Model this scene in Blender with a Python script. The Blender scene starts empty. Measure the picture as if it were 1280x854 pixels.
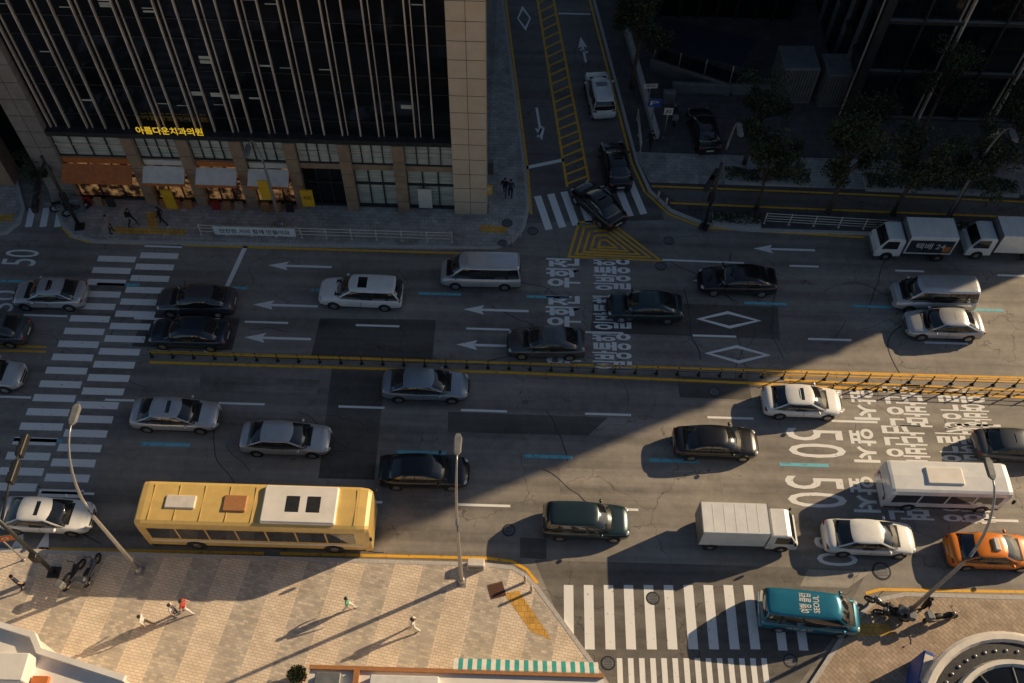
import bpy, bmesh, math, random
from mathutils import Vector, Matrix
random.seed(7)
S=bpy.context.scene
# ---------------------------------------------------------------- camera
FP=1190.0; PIT=math.radians(56); H=48.5; ROL=math.radians(1.7)
cp,sp,cr,sr=math.cos(PIT),math.sin(PIT),math.cos(ROL),math.sin(ROL)
F=Vector((0,cp,-sp)); U0=Vector((0,sp,cp)); R0=Vector((1,0,0))
RR=R0*cr+U0*sr; UU=-R0*sr+U0*cr
cd=bpy.data.cameras.new("camera"); cam=bpy.data.objects.new("camera",cd); S.collection.objects.link(cam)
cd.sensor_width=36; cd.lens=36*FP/1280; cd.clip_end=5000; cd.clip_start=.5
cam.matrix_world=Matrix(((RR.x,UU.x,-F.x,0),(RR.y,UU.y,-F.y,0),(RR.z,UU.z,-F.z,H),(0,0,0,1)))
S.camera=cam
def G(u,v,z=0.0):
    """site survey: photogrammetric plan position (metres) of a point at height z"""
    d=F*FP+RR*(u-640)-UU*(v-427); t=(z-H)/d.z
    return Vector((d.x*t,d.y*t,z))
# ---------------------------------------------------------------- light
EL=math.radians(24); AZ=math.radians(26)
sv=Vector((math.cos(EL)*math.cos(AZ),math.cos(EL)*math.sin(AZ),math.sin(EL)))
w=bpy.data.worlds.new("World"); S.world=w; w.use_nodes=True
nt=w.node_tree; bg=nt.nodes["Background"]; sk=nt.nodes.new("ShaderNodeTexSky"); sk.sky_type='NISHITA'; sk.sun_disc=False
sk.sun_elevation=EL; sk.sun_rotation=math.atan2(sv.x,sv.y); nt.links.new(sk.outputs[0],bg.inputs[0]); bg.inputs[1].default_value=.056
ld=bpy.data.lights.new("sun",'SUN'); ld.energy=5; ld.angle=math.radians(.5); ld.color=(1,.76,.47)
lo=bpy.data.objects.new("sun",ld); S.collection.objects.link(lo); lo.rotation_euler=sv.to_track_quat('Z','Y').to_euler(); lo.location=(60,30,60)
S.view_settings.view_transform='Standard'; S.view_settings.look='None'; S.view_settings.exposure=0
# ---------------------------------------------------------------- materials
def rgb(c): return (c[0],c[1],c[2],1)
def nmat(name,c1,c2=None,sc=2.0,rough=.6,metal=0,bump=0,coat=0,stretch=(1,1,1),emis=0,world=True,spec=.5,lo_=.35,hi_=.65,bsc=None):
    m=bpy.data.materials.new(name); m.use_nodes=True; t=m.node_tree; n=t.nodes; l=t.links; b=n["Principled BSDF"]
    b.inputs["Roughness"].default_value=rough; b.inputs["Metallic"].default_value=metal
    b.inputs["Coat Weight"].default_value=coat; b.inputs["Coat Roughness"].default_value=.06; b.inputs["Specular IOR Level"].default_value=spec
    if c2 is None: c2=tuple(x*.8 for x in c1)
    if world: src=n.new("ShaderNodeNewGeometry").outputs["Position"]
    else: src=n.new("ShaderNodeTexCoord").outputs["Object"]
    mp=n.new("ShaderNodeMapping"); mp.inputs["Scale"].default_value=stretch; l.new(src,mp.inputs[0])
    no=n.new("ShaderNodeTexNoise"); no.inputs["Scale"].default_value=sc; no.inputs["Detail"].default_value=5; no.inputs["Roughness"].default_value=.65
    l.new(mp.outputs[0],no.inputs["Vector"])
    cr_=n.new("ShaderNodeValToRGB"); cr_.color_ramp.elements[0].position=lo_; cr_.color_ramp.elements[1].position=hi_
    cr_.color_ramp.elements[0].color=rgb(c1); cr_.color_ramp.elements[1].color=rgb(c2)
    l.new(no.outputs[0],cr_.inputs[0]); l.new(cr_.outputs[0],b.inputs["Base Color"])
    if bump:
        n2=n.new("ShaderNodeTexNoise"); n2.inputs["Scale"].default_value=bsc or sc*6; n2.inputs["Detail"].default_value=4; l.new(src,n2.inputs["Vector"])
        bp=n.new("ShaderNodeBump"); bp.inputs["Strength"].default_value=bump; bp.inputs["Distance"].default_value=.02; l.new(n2.outputs[0],bp.inputs["Height"]); l.new(bp.outputs[0],b.inputs["Normal"])
    if emis: l.new(cr_.outputs[0],b.inputs["Emission Color"]); b.inputs["Emission Strength"].default_value=emis
    return m
def asphalt(name,a,tint=(1.08,.98,.86),sd=0):
    m=bpy.data.materials.new(name); m.use_nodes=True; t=m.node_tree; n=t.nodes; l=t.links; b=n["Principled BSDF"]
    g=n.new("ShaderNodeNewGeometry")
    def noise(scale,stretch,det=6,r=.6):
        mp=n.new("ShaderNodeMapping"); mp.inputs["Scale"].default_value=stretch; mp.inputs["Location"].default_value=(sd*3,sd*5,0); l.new(g.outputs["Position"],mp.inputs[0])
        x=n.new("ShaderNodeTexNoise"); x.inputs["Scale"].default_value=scale; x.inputs["Detail"].default_value=det; x.inputs["Roughness"].default_value=r; l.new(mp.outputs[0],x.inputs["Vector"]); return x.outputs[0]
    def mth(op,x,y,c=False):
        k=n.new("ShaderNodeMath"); k.operation=op; k.use_clamp=c
        for i,q in enumerate((x,y)):
            if isinstance(q,(int,float)): k.inputs[i].default_value=q
            else: l.new(q,k.inputs[i])
        return k.outputs[0]
    big=noise(.16,(1,1,1)); trk=noise(1.0,(.035,.9,1),4); fine=noise(28,(1,1,1),2); mid=noise(1.7,(1,1,1),6,.7)
    v=mth('ADD',mth('MULTIPLY',mth('SUBTRACT',big,.5),1.3),1.0)
    v=mth('ADD',v,mth('MULTIPLY',mth('SUBTRACT',trk,.5),1.9))
    v=mth('ADD',v,mth('MULTIPLY',mth('SUBTRACT',fine,.5),1.1))
    v=mth('ADD',v,mth('MULTIPLY',mth('SUBTRACT',mid,.5),.9))
    vo=n.new("ShaderNodeTexVoronoi"); vo.feature='DISTANCE_TO_EDGE'; vo.inputs["Scale"].default_value=.22
    wn=n.new("ShaderNodeTexNoise"); wn.inputs["Scale"].default_value=1.2; l.new(g.outputs["Position"],wn.inputs["Vector"])
    ad=n.new("ShaderNodeVectorMath"); ad.operation='ADD'; l.new(g.outputs["Position"],ad.inputs[0]); l.new(wn.outputs["Color"],ad.inputs[1]); l.new(ad.outputs[0],vo.inputs["Vector"])
    crk=mth('LESS_THAN',vo.outputs["Distance"],.0045); crk=mth('MULTIPLY',crk,mth('GREATER_THAN',big,.5))
    v=mth('MULTIPLY',v,mth('SUBTRACT',1.0,mth('MULTIPLY',crk,.45)))
    v=mth('MAXIMUM',v,.3)
    cb=n.new("ShaderNodeCombineColor")
    for i in range(3): l.new(mth('MULTIPLY',v,a*tint[i]),cb.inputs[i])
    l.new(cb.outputs[0],b.inputs["Base Color"]); b.inputs["Roughness"].default_value=.62; b.inputs["Specular IOR Level"].default_value=.6
    bp=n.new("ShaderNodeBump"); bp.inputs["Strength"].default_value=.5; bp.inputs["Distance"].default_value=.01; l.new(fine,bp.inputs["Height"]); l.new(bp.outputs[0],b.inputs["Normal"])
    return m
def paver(name,c1,c2,mort,bw=.4,rh=.2,band=None,c3=None,c4=None,rot=0,ms=.012,dirt=.45):
    m=bpy.data.materials.new(name); m.use_nodes=True; t=m.node_tree; n=t.nodes; l=t.links; b=n["Principled BSDF"]
    g=n.new("ShaderNodeNewGeometry"); mp=n.new("ShaderNodeMapping"); mp.inputs["Rotation"].default_value=(0,0,rot); l.new(g.outputs["Position"],mp.inputs[0])
    def br(a,bb):
        k=n.new("ShaderNodeTexBrick"); k.inputs["Scale"].default_value=1; k.inputs["Brick Width"].default_value=bw; k.inputs["Row Height"].default_value=rh
        k.inputs["Mortar Size"].default_value=ms; k.inputs["Mortar Smooth"].default_value=.3
        k.inputs["Color1"].default_value=rgb(a); k.inputs["Color2"].default_value=rgb(bb); k.inputs["Mortar"].default_value=rgb(mort); l.new(mp.outputs[0],k.inputs["Vector"]); return k.outputs["Color"]
    col=br(c1,c2)
    if band:
        c_2=br(c3,c4); sx=n.new("ShaderNodeSeparateXYZ"); l.new(mp.outputs[0],sx.inputs[0])
        a=n.new("ShaderNodeMath"); a.operation='MODULO'; ab=n.new("ShaderNodeMath"); ab.operation='ADD'; ab.inputs[1].default_value=band*200
        l.new(sx.outputs[0],ab.inputs[0]); l.new(ab.outputs[0],a.inputs[0]); a.inputs[1].default_value=band
        q=n.new("ShaderNodeMath"); q.operation='GREATER_THAN'; q.inputs[1].default_value=band*.5; l.new(a.outputs[0],q.inputs[0])
        mx=n.new("ShaderNodeMix"); mx.data_type='RGBA'; l.new(q.outputs[0],mx.inputs[0]); l.new(col,mx.inputs[6]); l.new(c_2,mx.inputs[7]); col=mx.outputs[2]
    no=n.new("ShaderNodeTexNoise"); no.inputs["Scale"].default_value=.9; no.inputs["Detail"].default_value=7; no.inputs["Roughness"].default_value=.7; l.new(g.outputs["Position"],no.inputs["Vector"])
    rp=n.new("ShaderNodeValToRGB"); rp.color_ramp.elements[0].position=.3; rp.color_ramp.elements[0].color=(dirt,dirt*.97,dirt*.94,1); rp.color_ramp.elements[1].position=.6; rp.color_ramp.elements[1].color=(1,1,1,1); l.new(no.outputs[0],rp.inputs[0])
    mm=n.new("ShaderNodeMix"); mm.data_type='RGBA'; mm.blend_type='MULTIPLY'; mm.inputs[0].default_value=.8; l.new(col,mm.inputs[6]); l.new(rp.outputs[0],mm.inputs[7]); l.new(mm.outputs[2],b.inputs["Base Color"])
    b.inputs["Roughness"].default_value=.7
    return m
M={}
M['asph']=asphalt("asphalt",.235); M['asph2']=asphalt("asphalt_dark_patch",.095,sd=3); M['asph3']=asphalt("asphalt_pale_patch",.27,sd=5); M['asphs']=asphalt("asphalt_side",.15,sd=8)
M['tar']=nmat("tar_sealant",(.025,.025,.025),(.045,.045,.045),5,.4)
M['ground']=nmat("ground_concrete",(.08,.08,.08),(.13,.125,.12),.3,.85)
M['pave_l']=paver("pavers_beige",(.92,.77,.60),(.80,.66,.51),(.50,.40,.31),.3,.15,3.0,(.48,.43,.37),(.74,.65,.53),rot=.18,dirt=.7)
M['pave_r']=paver("pavers_brown",(.58,.44,.32),(.45,.34,.25),(.22,.18,.14),.4,.2,rot=.8)
M['pave_t']=paver("pavers_grey",(.40,.38,.355),(.52,.49,.46),(.24,.23,.21),.45,.3,4.2,(.58,.55,.51),(.44,.42,.39))
M['pave_p']=paver("pavers_plaza",(.10,.10,.10),(.14,.135,.13),(.05,.05,.05),.9,.6)
M['granite']=nmat("granite_kerb",(.46,.43,.40),(.6,.57,.53),6,.8)
M['white']=nmat("road_paint_white",(.28,.27,.26),(.95,.94,.91),5,.6,lo_=.28,hi_=.38)
M['yel']=nmat("road_paint_yellow",(.34,.18,.03),(.92,.48,.03),4,.6,lo_=.30,hi_=.45)
M['blue']=nmat("road_paint_blue",(.10,.16,.18),(.18,.58,.70),4,.6,lo_=.3,hi_=.45)
M['tact']=paver("tactile_paving",(.85,.48,.10),(.72,.40,.08),(.35,.2,.06),.3,.3)
M['steel']=nmat("galvanised_steel",(.48,.46,.44),(.36,.35,.34),8,.4,.5)
M['dsteel']=nmat("dark_steel",(.04,.04,.045),(.07,.07,.07),6,.45,.5)
M['black']=nmat("black_plastic",(.012,.012,.013),(.03,.03,.03),10,.55,world=False)
M['tyre']=nmat("tyre_rubber",(.015,.015,.015),(.03,.03,.03),20,.85,world=False)
M['rim']=nmat("alloy_rim",(.5,.5,.5),(.35,.35,.35),8,.3,.8,world=False)
M['glass']=nmat("car_glass",(.008,.010,.012),(.02,.024,.028),1.5,.04,0,coat=1,world=False,spec=.8)
M['bglass']=nmat("building_glass",(.004,.005,.006),(.012,.014,.018),.25,.06,0,spec=.5)
M['lampw']=nmat("headlight_lens",(.75,.75,.75),(.5,.5,.5),20,.1,.2,coat=1,world=False)
M['lampr']=nmat("taillight_lens",(.45,.01,.01),(.25,.005,.005),20,.15,coat=1,world=False)
M['stone']=nmat("facade_stone_brown",(.33,.215,.135),(.43,.30,.195),1.3,.4)
M['stoneg']=nmat("facade_stone_grey",(.25,.215,.185),(.34,.295,.26),1.3,.4)
M['stone2']=nmat("facade_stone_warm",(.70,.53,.37),(.78,.61,.44),.9,.45)
M['mull']=nmat("aluminium_mullion",(.92,.76,.62),(.6,.5,.42),.5,.3,.2)
M['dmull']=nmat("dark_mullion",(.04,.04,.04),(.07,.07,.07),2,.4,.4)
M['blind']=nmat("window_blinds",(.74,.74,.62),(.34,.36,.31),1.1,.5,stretch=(.4,1,9))
M['orange']=nmat("awning_orange",(.66,.20,.05),(.52,.15,.04),3,.7)
M['cream']=nmat("cream_board",(.82,.75,.66),(.68,.63,.56),2,.6)
M['sign']=nmat("sign_yellow_lit",(.95,.62,.04),(.85,.5,.03),3,.5,emis=.6)
M['warm']=nmat("shop_interior_lit",(.8,.42,.16),(.03,.015,.01),1.6,.6,emis=.24,lo_=.36,hi_=.56)
M['banner']=nmat("banner_white",(.88,.88,.86),(.8,.8,.78),3,.7)
M['ybanner']=nmat("banner_yellow",(.88,.50,.02),(.78,.42,.02),3,.6)
M['inkd']=nmat("dark_ink",(.02,.02,.025),(.04,.03,.03),5,.6)
M['inkr']=nmat("red_ink",(.4,.03,.02),(.3,.02,.02),5,.6)
M['rust']=nmat("rusted_iron",(.22,.08,.04),(.12,.06,.04),6,.7)
M['bark']=nmat("bark",(.07,.05,.035),(.12,.09,.07),9,.9)
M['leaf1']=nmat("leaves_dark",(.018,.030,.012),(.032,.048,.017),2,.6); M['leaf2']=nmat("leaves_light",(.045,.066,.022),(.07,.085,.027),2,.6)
M['teal']=nmat("teal_canvas",(.05,.42,.37),(.04,.30,.28),3,.7); M['wcan']=nmat("white_canvas",(.85,.82,.76),(.7,.67,.63),3,.7)
M['roofw']=nmat("white_roof_membrane",(.92,.87,.80),(.80,.75,.68),.8,.7)
M['wood']=nmat("orange_timber",(.52,.24,.09),(.38,.16,.06),4,.6,stretch=(1,6,6))
M['gmetal']=nmat("grey_sheet_metal",(.26,.26,.26),(.18,.19,.19),2,.5,.3)
M['bsign']=nmat("sign_blue",(.03,.10,.45),(.03,.08,.35),3,.5)
M['skin']=nmat("skin",(.55,.36,.27),(.50,.32,.24),8,.6,world=False); M['hair']=nmat("hair",(.015,.012,.01),(.03,.02,.018),20,.5,world=False)
def paint(name,c,metal=.25,rough=.28):
    if name not in M: M[name]=nmat(name,c,tuple(min(1,x*.88) for x in c),1.6,rough,metal,coat=.8,world=False)
    return M[name]
paint('p_white',(.90,.90,.88),0); paint('p_silver',(.64,.65,.66),.45); paint('p_grey',(.12,.13,.14),.5); paint('p_black',(.010,.010,.012),.1)
paint('p_navy',(.03,.045,.07),.3); paint('p_teal',(.025,.05,.06),.4); paint('p_orange',(.90,.26,.02),0); paint('p_blue',(.02,.21,.33),.3)
paint('p_yellow',(.82,.56,.18),0,.4); paint('p_bsilver',(.34,.40,.46),.5); paint('p_red',(.4,.03,.02),0)
# ---------------------------------------------------------------- mesh builder
class MB:
    def __init__(s): s.v=[];s.f=[];s.m=[];s.s=[];s.mats=[]
    def mi(s,k):
        m=M[k] if isinstance(k,str) else k
        if m not in s.mats: s.mats.append(m)
        return s.mats.index(m)
    def face(s,pts,k,sm=False):
        b=len(s.v); s.v+= [tuple(p) for p in pts]; s.f.append(tuple(range(b,b+len(pts)))); s.m.append(s.mi(k)); s.s.append(sm)
    def mesh(s,vs,fs,k,sm=False,T=None):
        b=len(s.v); s.v+=[tuple(T@Vector(p)) if T else tuple(p) for p in vs]
        for i,f in enumerate(fs):
            s.f.append(tuple(b+j for j in f)); s.m.append(s.mi(k[i] if isinstance(k,list) else k)); s.s.append(sm)
    def box(s,x0,x1,y0,y1,z0,z1,k,T=None,top=None):
        v=[(x0,y0,z0),(x1,y0,z0),(x1,y1,z0),(x0,y1,z0),(x0,y0,z1),(x1,y0,z1),(x1,y1,z1),(x0,y1,z1)]
        f=[(3,2,1,0),(4,5,6,7),(0,1,5,4),(1,2,6,5),(2,3,7,6),(3,0,4,7)]
        s.mesh(v,f,[k,top or k,k,k,k,k],False,T)
    def bbox(s,x0,x1,y0,y1,z0,z1,k,b=.05,T=None):
        """box with chamfered upper and vertical edges"""
        r=[]
        for (i,z) in ((0,z0),(0,z1-b),(b,z1)):
            c=b*.8
            r.append([(x0+i+c,y0+i,z),(x1-i-c,y0+i,z),(x1-i,y0+i+c,z),(x1-i,y1-i-c,z),(x1-i-c,y1-i,z),(x0+i+c,y1-i,z),(x0+i,y1-i-c,z),(x0+i,y0+i+c,z)])
        s.loft(r,k,True,True,False,T)
    def loft(s,rings,k,closed=True,cap=True,sm=True,T=None):
        n=len(rings[0]); vs=[p for r in rings for p in r]; fs=[];ks=[]
        for i in range(len(rings)-1):
            for j in range(n if closed else n-1):
                a=i*n+j; b=i*n+(j+1)%n; fs.append((a,b,b+n,a+n)); ks.append(k(i,j) if callable(k) else k)
        if cap:
            kk=k(0,0) if callable(k) else k
            fs.append(tuple(reversed(range(n)))); ks.append(kk); fs.append(tuple((len(rings)-1)*n+j for j in range(n))); ks.append(kk if not callable(k) else k(len(rings)-2,0))
        s.mesh(vs,fs,ks,sm,T)
    def cyl(s,p0,p1,r0,r1,k,n=10,sm=True,T=None): s.tube([p0,p1],[r0,r1],k,n,sm,T)
    def tube(s,ps,rs,k,n=8,sm=True,T=None):
        ps=[Vector(p) for p in ps]; rings=[]
        for i,p in enumerate(ps):
            d=(ps[min(i+1,len(ps)-1)]-ps[max(i-1,0)]).normalized()
            a=d.cross(Vector((0,0,1))); 
            if a.length<.05: a=d.cross(Vector((0,1,0)))
            a.normalize(); b=d.cross(a)
            rings.append([p+(a*math.cos(t*2*math.pi/n)+b*math.sin(t*2*math.pi/n))*rs[i] for t in range(n)])
        s.loft(rings,k,True,True,sm,T)
    def ell(s,c,r,k,n=10,m=6,T=None):
        rings=[]
        for i in range(m+1):
            a=math.pi*(i/m-.5)*.98
            rings.append([(c[0]+r[0]*math.cos(a)*math.cos(j*2*math.pi/n),c[1]+r[1]*math.cos(a)*math.sin(j*2*math.pi/n),c[2]+r[2]*math.sin(a)) for j in range(n)])
        s.loft(rings,k,True,True,True,T)
    def prism(s,poly,z0,z1,k,top=None):
        n=len(poly); a=sum(poly[i][0]*poly[(i+1)%n][1]-poly[(i+1)%n][0]*poly[i][1] for i in range(n))
        if a<0: poly=list(reversed(poly))
        s.mesh([(p[0],p[1],z0) for p in poly]+[(p[0],p[1],z1) for p in poly],[tuple(range(n,2*n))]+[(i,(i+1)%n,n+(i+1)%n,n+i) for i in range(n)],[top or k]+[k]*n)
    def flat(s,poly,z,k):
        n=len(poly); a=sum(poly[i][0]*poly[(i+1)%n][1]-poly[(i+1)%n][0]*poly[i][1] for i in range(n))
        if a<0: poly=list(reversed(poly))
        s.face([(p[0],p[1],z) for p in poly],k)
    def strip(s,pts,wd,z,k,h=0):
        pts=[Vector((p[0],p[1])) for p in pts]; L=[];Rr=[]
        for i,p in enumerate(pts):
            d1=(pts[i]-pts[i-1]).normalized() if i>0 else None; d2=(pts[i+1]-pts[i]).normalized() if i<len(pts)-1 else None
            d=((d1 or d2)+(d2 or d1)).normalized(); nn=Vector((-d.y,d.x)); sc=1/max(.5,abs(nn.dot(Vector((-(d2 or d1).y,(d2 or d1).x)))))
            L.append(p+nn*wd/2*sc); Rr.append(p-nn*wd/2*sc)
        for i in range(len(pts)-1):
            q=[Rr[i],Rr[i+1],L[i+1],L[i]]
            if h: s.prism(q,z-h,z,k)
            else: s.flat(q,z,k)
    def obj(s,name,loc=(0,0,0),rz=0,scale=1):
        me=bpy.data.meshes.new(name); me.from_pydata(s.v,[],s.f); 
        for m in s.mats: me.materials.append(m)
        me.polygons.foreach_set("material_index",s.m); me.polygons.foreach_set("use_smooth",s.s); me.update()
        o=bpy.data.objects.new(name,me); S.collection.objects.link(o); o.location=loc; o.rotation_euler=(0,0,rz); o.scale=(scale,)*3
        return o
def inst(name,me,loc,rz=0,sc=(1,1,1)):
    o=bpy.data.objects.new(name,me); S.collection.objects.link(o); o.location=loc; o.rotation_euler=(0,0,rz); o.scale=sc; return o
_tc={}
def text_geo(txt,off=.012):
    if (txt,off) in _tc: return _tc[(txt,off)]
    cu=bpy.data.curves.new("t",'FONT'); cu.body=txt; cu.size=1; cu.offset=off; cu.resolution_u=3
    o=bpy.data.objects.new("t",cu); S.collection.objects.link(o); bpy.context.view_layer.update()
    me=o.to_mesh(); vs=[v.co.copy() for v in me.vertices]; fs=[tuple(p.vertices) for p in me.polygons]; o.to_mesh_clear()
    bpy.data.objects.remove(o); bpy.data.curves.remove(cu)
    if vs:
        x0=min(v.x for v in vs);x1=max(v.x for v in vs);y0=min(v.y for v in vs);y1=max(v.y for v in vs)
        vs=[((v.x-x0)/(x1-x0)-.5,(v.y-y0)/(y1-y0)-.5) for v in vs]
    _tc[(txt,off)]=(vs,fs); return vs,fs
def add_text(mb,txt,c,right,up,k,off=.012):
    vs,fs=text_geo(txt,off); c=Vector(c); right=Vector(right); up=Vector(up)
    mb.mesh([c+right*x+up*y for x,y in vs],fs,k)
# ---------------------------------------------------------------- ground, roads, pavements
g=MB(); g.flat([(-1500,-1500),(1500,-1500),(1500,1500),(-1500,1500)],0,'ground'); g.obj("ground")
g=MB(); g.flat([(-200,-60),(200,-60),(200,48),(-200,48)],.004,'asph'); g.obj("main_road")
g=MB(); g.flat([G(612,-330),G(640,280),G(830,275),G(760,0),G(735,-330)],.008,'asphs'); g.obj("side_road")
def g2(*l): return [G(u,v)[:2] for u,v in l]
def pavement(name,poly,kerb,mat,h=.13):
    b=MB(); b.prism([(p[0],p[1]) for p in poly],-.02,h,mat); o=b.obj(name)
    if kerb:
        k=MB(); k.strip(kerb,.22,h+.012,'granite',h+.02); k.obj("kerb")
YB=18.35
e=g2((606,705),(640,711),(657,721),(671,736),(700,775),(740,830),(775,880)); e[0]=(e[0][0],YB)
pavement("sidewalk",[(-150,YB)]+e+[(e[-1][0]+3,-40),(-150,-40)],[(-150,YB)]+e,'pave_l')
e=g2((985,900),(1030,832),(1062,782),(1092,752),(1130,744)); yb=e[-1][1]
pavement("sidewalk",e+[(150,yb),(150,-40),(e[0][0],-40)],e+[(150,yb)],'pave_r')
e=g2((20,110),(62,235),(78,280),(92,296),(120,303)); YT=e[-1][1]; 
e2=g2((618,312),(640,303),(654,286),(660,262),(656,215),(628,0),(596,-240))
pavement("sidewalk",e+e2+[(-30,110)],e+e2,'pave_t')
e=g2((-40,297),(8,292),(24,280),(30,262),(18,215),(-40,80))
pavement("sidewalk",[(-150,e[0][1])]+e+[(-60,110),(-150,110)],[(-150,e[0][1])]+e,'pave_t')
e=g2((700,-240),(742,0),(796,205),(812,240),(838,264),(880,281),(930,288)); yk=e[-1][1]
pavement("sidewalk",e+[(150,yk-.3),(150,130),(e[0][0],130)],e+[(150,yk-.3)],'pave_p')
g=MB()
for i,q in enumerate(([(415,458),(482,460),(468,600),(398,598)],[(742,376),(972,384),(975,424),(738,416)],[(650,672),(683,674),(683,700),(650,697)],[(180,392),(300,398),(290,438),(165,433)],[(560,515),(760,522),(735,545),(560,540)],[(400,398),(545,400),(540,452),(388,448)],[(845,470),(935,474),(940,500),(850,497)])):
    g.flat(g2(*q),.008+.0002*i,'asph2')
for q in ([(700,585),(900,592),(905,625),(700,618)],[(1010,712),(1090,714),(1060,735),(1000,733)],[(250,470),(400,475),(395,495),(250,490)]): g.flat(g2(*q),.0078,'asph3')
g.flat(g2((668,700),(1085,712),(1040,800),(980,880),(770,880),(700,775)),.0066,'asphs')
rnd=random.Random(9)
for i in range(34):
    u,v=rnd.uniform(20,1260),rnd.uniform(315,690); a=rnd.choice((0,math.pi/2,rnd.uniform(0,3))); p=G(u,v); pts=[(p.x,p.y)]
    for j in range(rnd.randint(5,14)): a+=rnd.uniform(-.35,.35); p=p+Vector((math.cos(a),math.sin(a),0))*.5; pts.append((p.x,p.y))
    if all(18.6<q[1]<41 for q in pts): g.strip(pts,rnd.uniform(.03,.06),.0098,'tar')
g.obj("road_patches")
# ---------------------------------------------------------------- road markings
k=MB(); Z=.013
def bar(u,v,lx,ly,mat='white',ang=0,z=Z,ctr=None):
    c=ctr or G(u,v); ca,sa=math.cos(ang),math.sin(ang)
    k.flat([(c.x+a*lx/2*ca-b*ly/2*sa,c.y+a*lx/2*sa+b*ly/2*ca) for a,b in ((-1,-1),(1,-1),(1,1),(-1,1))],z,mat)
def line(pts,wd,mat='white',z=Z): k.strip(g2(*pts),wd,z,mat)
for (a,b,n) in (((205,306),(76,617),20),((146,324),(18,609),18)):
    A=G(*a);B=G(*b)
    for i in range(n): 
        c=A.lerp(B,i/(n-1)); bar(0,0,2.45,.48,ctr=c)
for i in range(10): bar(711+25.4*i,771,.50,3.35,ang=math.radians(0))
for u in (977,1003): bar(u,801,.47,1.0)
for i in range(14): bar(775+14*i,842,.28,1.5)
for i in range(8):
    t=i/7; bar(679+t*117,266-t*19,.5,3.1,ang=math.radians(15))
for u in (38,56,74): bar(u,272,.45,1.7,ang=.15)
for u in (20,148,282,416,550,685,820,957,1092,1228): bar(u,352+(u-20)*.0295+ (0),2.7,.2,'blue')
for u in (47,207,367,527,685,843,1005,1165): bar(u,549+u*.0322,2.8,.22,'blue')
for u in (10,160,302,452,605,760,913,1068,1222): bar(u,496+u*.0292,2.7,.15)
for u in (-70,85,285,445,605,765,925,1240): bar(u,614+u*.0295,2.9,.15)
for u in (57,195,333,472,610,752,893,1037,1183): bar(u,393+u*.0305,2.7,.15)
for u in (1005,1137,1265): bar(u,333+(u-1005)*.045,1.9,.15)
line([(828,325),(930,329)],.15)
line([(307,308),(284,358)],.3); line([(273,395),(257,441)],.3)
def arrow(u,v,L=4.1,hd=-1,ang=0):
    c=G(u,v)
    def tr(x,y):
        x*=-hd; ca,sa=math.cos(ang),math.sin(ang); return (c.x+x*ca-y*sa,c.y+x*sa+y*ca)
    k.flat([tr(-L/2+1.1,-.09),tr(L/2,-.09),tr(L/2,.09),tr(-L/2+1.1,.09)],Z,'white')
    k.flat([tr(-L/2,0),tr(-L/2+1.3,-.36),tr(-L/2+1.1,0.0),tr(-L/2+1.3,.36)],Z,'white')
for u,v in ((375,333),(357,382),(347,423),(620,388),(612,432),(980,312)): arrow(u,v)
def diamond(u,v,lx=4.1,ly=1.35,wd=.18,ang=0):
    c=G(u,v); ca,sa=math.cos(ang),math.sin(ang)
    o=[(-lx/2,0),(0,-ly/2),(lx/2,0),(0,ly/2)]; i_=[(x*.78,y*.66) for x,y in o]
    T=lambda p:(c.x+p[0]*ca-p[1]*sa,c.y+p[0]*sa+p[1]*ca)
    for j in range(4): k.flat([T(o[j]),T(o[(j+1)%4]),T(i_[(j+1)%4]),T(i_[j])],Z,'white')
for u,v in ((905,352),(911,400),(922,443)): diamond(u,v)
diamond(655,23,1.1,3.2,ang=math.radians(6))
line([(-100,436),(58,440)],.14,'yel'); line([(-100,430),(58,434)],.14,'yel')
line([(188,441),(1400,476)],.15,'yel'); line([(186,453),(640,466),(1000,482),(1400,503)],.18,'yel')
line([(950,468),(1400,482)],.14,'yel'); line([(980,475),(1400,494)],.14,'yel')
line([(48,686),(330,692)],.16,'yel'); line([(350,692),(610,698),(640,702),(658,712),(672,729)],.16,'yel')
line([(1082,742),(1100,737),(1400,742)],.16,'yel')
line([(78,284),(88,296),(110,303),(300,309),(618,318)],.16,'yel')
line([(664,268),(660,215),(632,0),(600,-240)],.16,'yel')
line([(733,-240),(737,0),(790,205),(806,240),(836,268),(880,285),(1080,297)],.16,'yel')
line([(672,0),(709,234)],.18,'yel'); line([(692,0),(736,226)],.18,'yel')
for i in range(21):
    t=i/20; line([(673+36*t,4+226*t),(692+43*t,-6+226*t)],.17,'yel',Z+.004)
for i in range(5):
    s_=1-i*.2; cx,cy=757,306
    q=[(724,278),(760,276),(826,326),(711,321)]
    q=[(cx+(a-cx)*s_,cy+(b-cy)*s_) for a,b in q]; line(q+[q[0]],.17,'yel')
line([(657,210),(705,200)],.3); line([(698,17),(738,18)],.17)
arrow(674,155,3.4,1,ang=math.radians(-83)); line([(672,172),(678,158)],.14)
arrow(729,62,3.0,-1,ang=math.radians(-83)); line([(725,62),(735,66)],.16)
def rt(txt,u,v,across,along,heading,mat='white',off=.03):
    c=G(u,v); c.z=Z; up=Vector((heading,0,0)); right=Vector((0,-heading,0))
    add_text(k,txt,c,right*across,up*along,mat,off)
for v0 in (341,389,437):
    rt("우회전",704,v0,2.4,2.2,-1,off=.035); rt("일방통행",765,v0+2,2.6,2.4,-1,off=.025)
for v0 in (504,556,617):
    rt("50",1020,v0-2,1.9,3.3,1,off=.0)
    rt("앞서",1080,v0+1,2.2,1.5,1); rt("남단방면",1133,v0+3,2.9,2.5,1,off=.025); rt("서울역방향",1205,v0+6,3.0,2.9,1,off=.02)
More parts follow.
